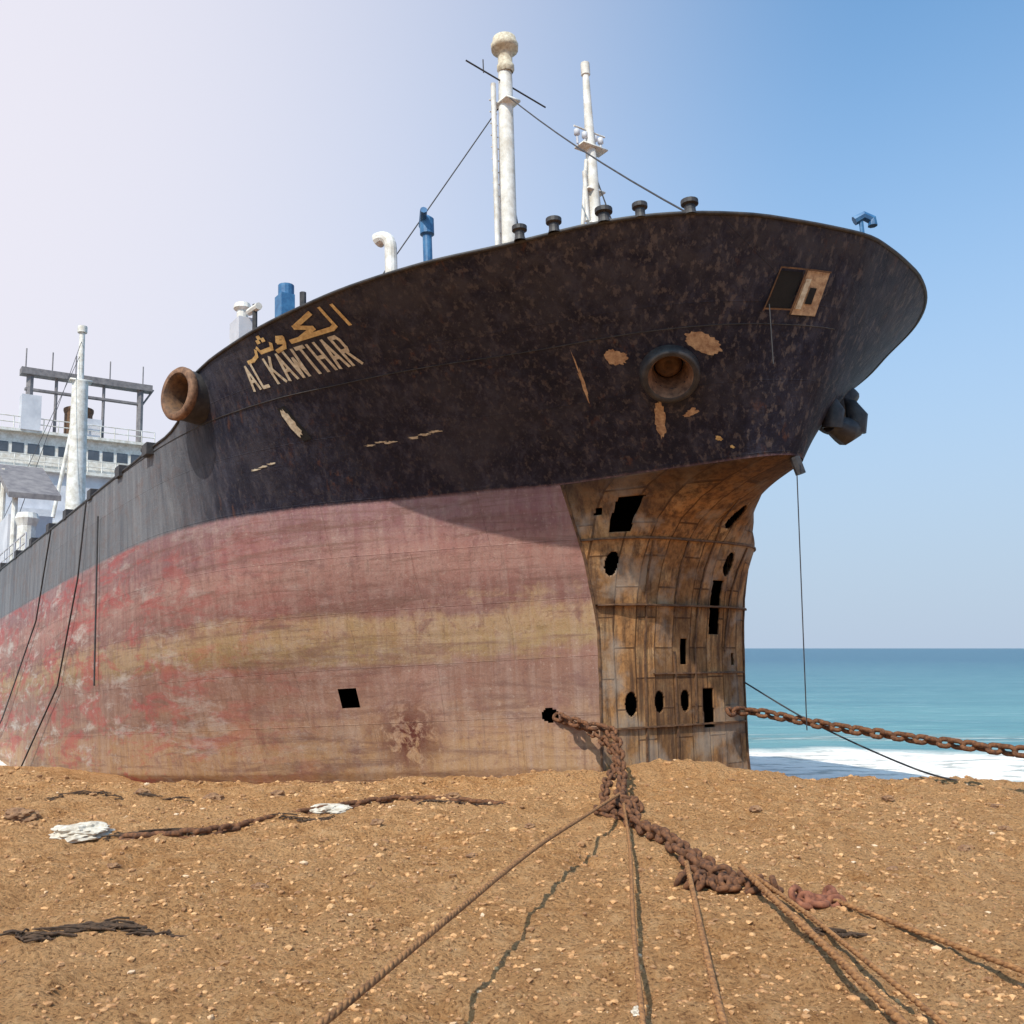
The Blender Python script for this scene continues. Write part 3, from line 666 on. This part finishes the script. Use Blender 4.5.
def rock(name,x,y,sx,sy,sz,mat,seed=1):
    bm=bmesh.new(); bmesh.ops.create_icosphere(bm,subdivisions=4,radius=1)
    r=random.Random(seed)
    for v in bm.verts:
        n=mnoise.noise(v.co*1.7+Vector((seed,0,0)))*.45+mnoise.noise(v.co*5+Vector((seed,0,0)))*.2+mnoise.noise(v.co*12+Vector((seed,0,0)))*.08; v.co*=1+n
        v.co=Vector((v.co.x*sx,v.co.y*sy,v.co.z*sz))
    me=bpy.data.meshes.new(name); bm.to_mesh(me); bm.free(); me.materials.append(mat); o=link(bpy.data.objects.new(name,me)); o.location=G3(x,y,sz*.35); o.rotation_euler[2]=r.random()*.6
M_wr=simple('pale_rock',(.40,.33,.25),(.70,.64,.55),7,.95,0,.03); M_br=simple('brown_stone',(.16,.08,.045),(.36,.2,.10),6,.95,0,.02)
rock('white_rock',-7.15,17.1,.52,.35,.14,M_wr,3); rock('white_debris',-3.4,19.2,.38,.3,.08,M_wr,5); rock('white_debris',1.02,8.6,.05,.05,.05,M_wr,8)
rock('brown_rock',-8.9,18.7,.3,.2,.14,M_br,9)
for (x,y,s_,sd_) in((-8.2,13.2,.14,2),(-6.2,21.3,.16,4),(-4.9,21.5,.13,6),(-1.2,20.9,.11,7),(4.6,19.5,.10,11),(6.9,15.8,.09,12),(-3.2,13.2,.08,13),(9.2,19.5,.12,14),(.3,17.5,.08,15),(-7.6,21.2,.12,16),(7.6,20.8,.1,17),(5.2,14.2,.07,18),(-2.3,17.6,.09,19),(-5.6,14.6,.07,20),(8.2,17.2,.08,21),(-.6,15.2,.06,22)):
    rock('brown_rock',x,y,s_*1.2,s_,s_*.6,M_br,sd_)
M_weed=simple('dark_seaweed',(.03,.018,.012),(.10,.055,.03),20,.95)
mb=MB()
for (x0,y0,ln,n_) in((-5.4,11.35,1.7,150),(-6.6,16.9,1.4,60),(3.1,10.9,.5,25),(-9.5,21.0,3.,60),(-1.8,19.4,1.6,40),(-4.2,18.2,1.1,30)):
    for i in range(n_):
        x=x0+ln*random.random(); y=y0+.08*math.sin(x*4)+random.gauss(0,.06); d=Vector((random.gauss(0,.12),random.gauss(0,.04),0)); p=Vector(G3(x,y,.02)); mb.tube([p-d,p+Vector((0,0,.02)),p+d],.012,5)
mb.obj('seaweed',M_weed)
# ------------------------------------------------------------------ light, world, camera
el=R(50); hd=Vector((-.46,-.88,0)).normalized(); sdir=Vector((hd.x*math.cos(el),hd.y*math.cos(el),math.sin(el))); az=math.atan2(sdir.x,sdir.y)
sl=bpy.data.lights.new('sun','SUN'); sl.energy=4.5; sl.angle=R(.5); sl.color=(1,.92,.80); so=link(bpy.data.objects.new('sun',sl)); so.rotation_euler=(-sdir).to_track_quat('-Z','Y').to_euler()
w=bpy.data.worlds.new('World'); scn.world=w; w.use_nodes=True; nt=w.node_tree; N=nt.nodes; bg=N['Background']
sk=N.new('ShaderNodeTexSky'); sk.sky_type='NISHITA'; sk.sun_disc=False; sk.sun_elevation=el; sk.sun_rotation=az; sk.dust_density=1.5; sk.ozone_density=2.
tc=N.new('ShaderNodeTexCoord')
def vm(op,a,b):
    q=N.new('ShaderNodeVectorMath'); q.operation=op; nt.links.new(a,q.inputs[0]); q.inputs[1].default_value=b; return q
nrm=N.new('ShaderNodeVectorMath'); nrm.operation='NORMALIZE'; nt.links.new(tc.outputs['Generated'],nrm.inputs[0])
dt=vm('DOT_PRODUCT',nrm.outputs[0],tuple(Vector((-.75,.55,.42)).normalized()))
def mrn(v,a,b,c,d):
    q=N.new('ShaderNodeMapRange'); q.interpolation_type='SMOOTHSTEP'; nt.links.new(v,q.inputs[0])
    for i,x in enumerate((a,b,c,d)): q.inputs[i+1].default_value=x
    return q.outputs[0]
hz=mrn(dt.outputs['Value'],.4,1.0,0,.97)
sp_=N.new('ShaderNodeSeparateXYZ'); nt.links.new(nrm.outputs[0],sp_.inputs[0])
hl=mrn(sp_.outputs[2],.0,.66,.96,.12)
def mixc(f,a,b,mode='MIX'):
    q=N.new('ShaderNodeMix'); q.data_type='RGBA'; q.blend_type=mode
    for i,v in((0,f),(6,a),(7,b)):
        if isinstance(v,(tuple,float)): q.inputs[i].default_value=v
        else: nt.links.new(v,q.inputs[i])
    return q.outputs[2]
k=1/.1
c=mixc(1.,sk.outputs[0],(1.15,2.1,2.4,1),'MULTIPLY')
c=mixc(hl,c,(.50*k,.60*k,.75*k,1)); c=mixc(hz,c,(.88*k,.85*k,.93*k,1))
nt.links.new(c,bg.inputs[0]); bg.inputs[1].default_value=.1
cd=bpy.data.cameras.new('camera'); cd.sensor_width=36; cd.lens=36*1000/1024; cd.clip_end=30000; cd.clip_start=.1
co_=link(bpy.data.objects.new('camera',cd)); co_.location=(0,0,3); co_.rotation_euler=(R(90)+math.atan(.136),0,0); scn.camera=co_
scn.view_settings.view_transform='Standard'; scn.view_settings.look='None'; scn.view_settings.exposure=0
